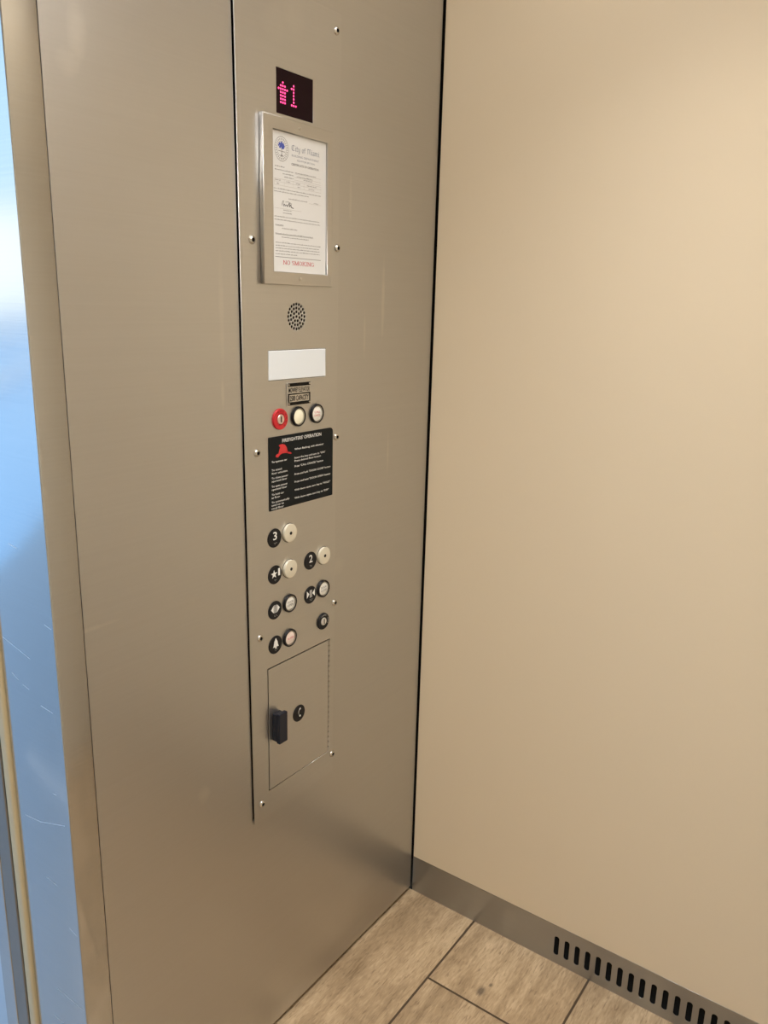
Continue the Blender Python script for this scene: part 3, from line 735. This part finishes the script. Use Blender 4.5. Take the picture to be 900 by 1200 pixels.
# blackletter heading with a broad pen
def blackletter(bm, s, x, z, h, y, width):
    """h = x-height; glyphs are pen strokes on a unit grid (x-height 1)"""
    G = {'C': (0.95, [[(0.85, 1.35), (0.55, 1.55), (0.15, 1.30), (0.10, 0.45), (0.45, 0.02), (0.90, 0.25)], [(0.45, 1.45), (0.42, 0.25)]]),
         'i': (0.40, [[(0.05, 0.85), (0.20, 1.0), (0.20, 0.12), (0.36, 0.04)], [(0.20, 1.38), (0.26, 1.44)]]),
         't': (0.50, [[(0.22, 1.35), (0.20, 0.15), (0.42, 0.03)], [(0.02, 0.98), (0.42, 0.98)]]),
         'y': (0.66, [[(0.05, 0.95), (0.15, 0.85), (0.15, 0.2), (0.35, 0.03)], [(0.50, 1.0), (0.52, 0.1), (0.40, -0.40), (0.10, -0.45)]]),
         'o': (0.62, [[(0.30, 1.0), (0.10, 0.82), (0.12, 0.18), (0.32, 0.0), (0.50, 0.20), (0.50, 0.82), (0.30, 1.0)]]),
         'f': (0.48, [[(0.46, 1.45), (0.22, 1.40), (0.20, 0.0)], [(0.02, 0.98), (0.42, 0.98)]]),
         ' ': (0.42, []),
         'M': (1.25, [[(0.05, 1.25), (0.22, 1.50), (0.22, 0.20), (0.05, 0.02)], [(0.22, 1.50), (0.62, 1.30), (0.62, 0.15)], [(0.62, 1.35), (0.92, 1.50), (1.05, 1.25), (1.05, 0.12), (1.2, 0.02)]]),
         'a': (0.62, [[(0.12, 0.90), (0.38, 1.0), (0.44, 0.82), (0.44, 0.12), (0.58, 0.03)], [(0.44, 0.55), (0.14, 0.45), (0.12, 0.15), (0.28, 0.0), (0.44, 0.2)]]),
         'm': (1.00, [[(0.05, 0.88), (0.17, 1.0), (0.17, 0.03)], [(0.17, 0.85), (0.42, 1.0), (0.48, 0.8), (0.48, 0.03)], [(0.48, 0.85), (0.72, 1.0), (0.78, 0.8), (0.78, 0.1), (0.92, 0.03)]])}
    tot = sum(G[c][0] for c in s); sx = width / tot
    for c in s:
        adv, strokes = G[c]
        for k in strokes: nib(bm, [(x + a * sx, z + b * h) for a, b in k], y, 0.0010, math.radians(38), 0.00035)
        x += adv * sx
bm = bmesh.new()
blackletter(bm, 'City of Miami', cx(48.9), cz(-24.2), 0.0056, yc, 0.0715)
text_into(bm, 'BUILDING DEPARTMENT', cx(49.7), cz(-32.9), 0.0031, yc, 0.0692)
text_into(bm, 'ELEVATOR SECTION', cx(63.1), cz(-38.9), 0.0026, yc, 0.0444)
part(bm_obj('heading', bm, M['ink_blue'], ce), 'blue grey City of Miami heading')
bm = bmesh.new()
text_into(bm, 'CERTIFICATE OF OPERATION', cx(48.7), cz(-46.6), 0.0032, yc, 0.0695, bold=0.02)
part(bm_obj('title', bm, M['ink'], ce), 'bold certificate title')
# small print too fine to read
bm = bmesh.new(); bm_l = bmesh.new()
rnd = random.Random(3)
def small_print(b, a0, a1, z, h=1.7):
    a = a0
    while a < a1 - 0.8:
        for _ in range(rnd.randint(3, 8)):
            if a > a1 - 0.5: break
            hh = h * rnd.choice((0.6, 0.65, 0.7, 1.0))
            w = rnd.uniform(0.45, 0.75)
            poly(b, [(cx(a), cz(z)), (cx(a + w), cz(z)), (cx(a + w), cz(z + hh)), (cx(a), cz(z + hh))], yc)
            a += w + 0.32
        a += 1.0
def rule(b, a0, a1, z, t=0.35): poly(b, [(cx(a0), cz(z)), (cx(a1), cz(z)), (cx(a1), cz(z + t)), (cx(a0), cz(z + t))], yc)
for a0, a1, z in ((8.8, 31.1, -53.4), (8.7, 54, -58.5), (58, 112, -58.2), (27.5, 54, -63.3), (62, 103, -63.6), (30.9, 54, -68.1), (79, 102, -67.0),
                  (9, 22, -74.4), (36, 45, -74.6), (60, 71, -74.8), (88, 112, -74.6), (13, 20, -79.8), (64, 71, -79.8), (92, 108, -79.6),
                  (5.7, 124, -87.6), (6.5, 92.4, -91.9), (41.2, 88.7, -100.7), (106, 118, -101.0), (28.6, 49.1, -119.8), (27.7, 49, -124.1),
                  (6.8, 120.4, -130.6), (6.7, 122.4, -135.5), (24.8, 63.5, -148.6), (23.7, 91.5, -162.4),
                  (8.7, 124.6, -171.5), (8.7, 120.7, -176.2), (8.6, 121.7, -180.4), (8.5, 121.7, -184.8), (8.5, 62.3, -189.6)):
    small_print(bm, a0, a1, z)
part(bm_obj('small_print', bm, M['ink'], ce), 'grey small print')
bm = bmesh.new()
for a0, a1, z in ((9.1, 28.3, -143.9), (8.9, 104, -157.6)):
    small_print(bm, a0, a1, z, 1.9); rule(bm, a0, a1, z - 0.7)
rule(bm, 7.5, 124.7, -194.0, 0.8)
part(bm_obj('underlined_print', bm, M['ink'], ce), 'bold underlined small print')
bm = bmesh.new()
for a0, a1, z in ((57.6, 124.9, -59.4), (55.7, 124.9, -64.9), (55.7, 124.9, -69.0), (6.8, 124.9, -71.8), (6.7, 124.9, -76.4), (6.6, 124.9, -81.6), (93, 124.9, -102.2), (6.1, 73.7, -117.2)):
    rule(bm, a0, a1, z)
for a in (6.7, 31, 53, 80, 124.6):
    poly(bm, [(cx(a), cz(-81.6)), (cx(a + 0.3), cz(-81.6)), (cx(a + 0.3), cz(-71.8)), (cx(a), cz(-71.8))], yc)
part(bm_obj('ruled_lines', bm, M['ink_soft'], ce), 'fine ruled lines')
bm = bmesh.new()
nib(bm, [(cx(a), cz(b)) for a, b in ((24.5, -112.0), (27.0, -105.0), (29.0, -104.5), (28.0, -109.5), (30.0, -113.5))], yc, 0.0007, 0.6, 0.0004)
nib(bm, [(cx(a), cz(b)) for a, b in ((28.5, -111.5), (31, -109.3), (33, -112.2), (36, -110), (38.5, -112.6), (41, -109), (43, -106.5), (43.5, -112.5), (47, -108.5), (47.5, -112.8), (53, -114.0))], yc, 0.0015, 0.5, 0.0006)
nib(bm, [(cx(a), cz(b)) for a, b in ((33.5, -106), (40, -105), (49, -107.5))], yc, 0.0006, 0.5, 0.0003)
part(bm_obj('signature', bm, M['ink_dark'], ce), 'black scrawled signature')
# red serif line
def serif(bm, s, x, z, h, y, width):
    n = 0.13
    G = {'N': (0.86, [[(0.14, 0), (0.14, 1)], [(0.14, 1), (0.70, 0)], [(0.70, 0), (0.70, 1)]], [(0.0, 0.28, 0), (0.02, 0.2, 1), (0.56, 0.84, 1)]),
         'O': (0.84, [arc(0.40, 0.5, 0.30, 0.48, 0, 360, 18)], []),
         'S': (0.64, [[(0.52, 0.82)] + arc(0.29, 0.74, 0.20, 0.23, 60, 250, 8) + arc(0.29, 0.26, 0.21, 0.24, 80, -140, 8)], [(0.49, 0.56, 0.72)]),
         'M': (1.02, [[(0.14, 0), (0.16, 1)], [(0.16, 1), (0.50, 0.02)], [(0.50, 0.02), (0.84, 1)], [(0.84, 1), (0.86, 0)]], [(0.0, 0.28, 0), (0.72, 1.0, 0), (0.02, 0.2, 1), (0.8, 0.98, 1)]),
         'K': (0.84, [[(0.16, 0), (0.16, 1)], [(0.22, 0.45), (0.66, 1)], [(0.36, 0.60), (0.72, 0)]], [(0.02, 0.32, 0), (0.02, 0.32, 1), (0.54, 0.78, 1), (0.58, 0.86, 0)]),
         'I': (0.42, [[(0.20, 0), (0.20, 1)]], [(0.04, 0.36, 0), (0.04, 0.36, 1)]),
         'G': (0.86, [arc(0.42, 0.5, 0.32, 0.48, 40, 325, 14), [(0.70, 0.10), (0.70, 0.42)]], [(0.52, 0.82, 0.44)]),
         ' ': (0.34, [], [])}
    sx = width / sum(G[c][0] for c in s)
    for c in s:
        adv, st_, se = G[c]
        for k in st_: nib(bm, [(x + a * sx, z + b * h) for a, b in k], y, n * sx, 0, 0.0004)
        for a0, a1, b in se: nib(bm, [(x + a0 * sx, z + b * h), (x + a1 * sx, z + b * h)], y, 0.0005, PI / 2, 0.0003)
        x += adv * sx
bm = bmesh.new()
serif(bm, 'NO SMOKING', cx(26.8), cz(-205.2), 0.0066, yc, 0.0805)
part(bm_obj('no_smoking_line', bm, M['red_ink'], ce), 'red NO SMOKING line')

# ----------------------------------------------------------------- daylight outside
sun_d = bpy.data.lights.new('sun', 'SUN'); sun_d.energy = SUN_W; sun_d.angle = math.radians(1.0); sun_d.color = (1.0, 0.97, 0.92)
sun = bpy.data.objects.new('sun', sun_d); COL.objects.link(sun)
sun.rotation_euler = Vector((0.25, 0.55, -1.0)).to_track_quat('-Z', 'Y').to_euler()
w = bpy.data.worlds.new('sky'); scene.world = w; w.use_nodes = True
nt = w.node_tree
bg = nt.nodes['Background']
tc = nt.nodes.new('ShaderNodeTexCoord'); sep = nt.nodes.new('ShaderNodeSeparateXYZ')
nt.links.new(tc.outputs['Generated'], sep.inputs[0])
ramp = nt.nodes.new('ShaderNodeValToRGB')
e = ramp.color_ramp.elements
e[0].position = 0.0; e[0].color = (0.85, 0.95, 1.0, 1)
e[1].position = 1.0; e[1].color = (0.40, 0.62, 0.95, 1)
k = e.new(0.075); k.color = (0.90, 0.96, 1.0, 1)
k = e.new(0.11); k.color = (0.50, 0.74, 0.92, 1)
k = e.new(0.32); k.color = (0.46, 0.70, 1.0, 1)
nt.links.new(sep.outputs[2], ramp.inputs['Fac']); nt.links.new(ramp.outputs[0], bg.inputs['Color'])
bg.inputs['Strength'].default_value = 2.0

# ----------------------------------------------------------------- camera
cam_d = bpy.data.cameras.new('camera'); cam = bpy.data.objects.new('camera', cam_d); COL.objects.link(cam)
Rw = [[0.5813354499789087, -0.8133138511594012, 0.02386784678354936], [-0.18959689492347664, -0.16392859927269599, -0.9680807981650436], [0.7912661448799613, 0.5582544167785465, -0.24949928680068206]]
right, down, fwd = (Vector(r) for r in Rw)
mt = Matrix((right, -down, -fwd)).transposed().to_4x4()
mt.translation = Vector((-1.5391077, -0.9671224, 1.505))
cam.matrix_world = mt
cam_d.sensor_fit = 'VERTICAL'; cam_d.sensor_height = 36; cam_d.sensor_width = 27
cam_d.lens = 936.0626 * 36 / 1200
cam_d.clip_start = 0.02
scene.camera = cam
scene.view_settings.view_transform = 'Standard'
scene.view_settings.look = 'None'
scene.view_settings.exposure = 0.0
scene.view_settings.gamma = 1.0
scene.view_settings.use_curve_mapping = False
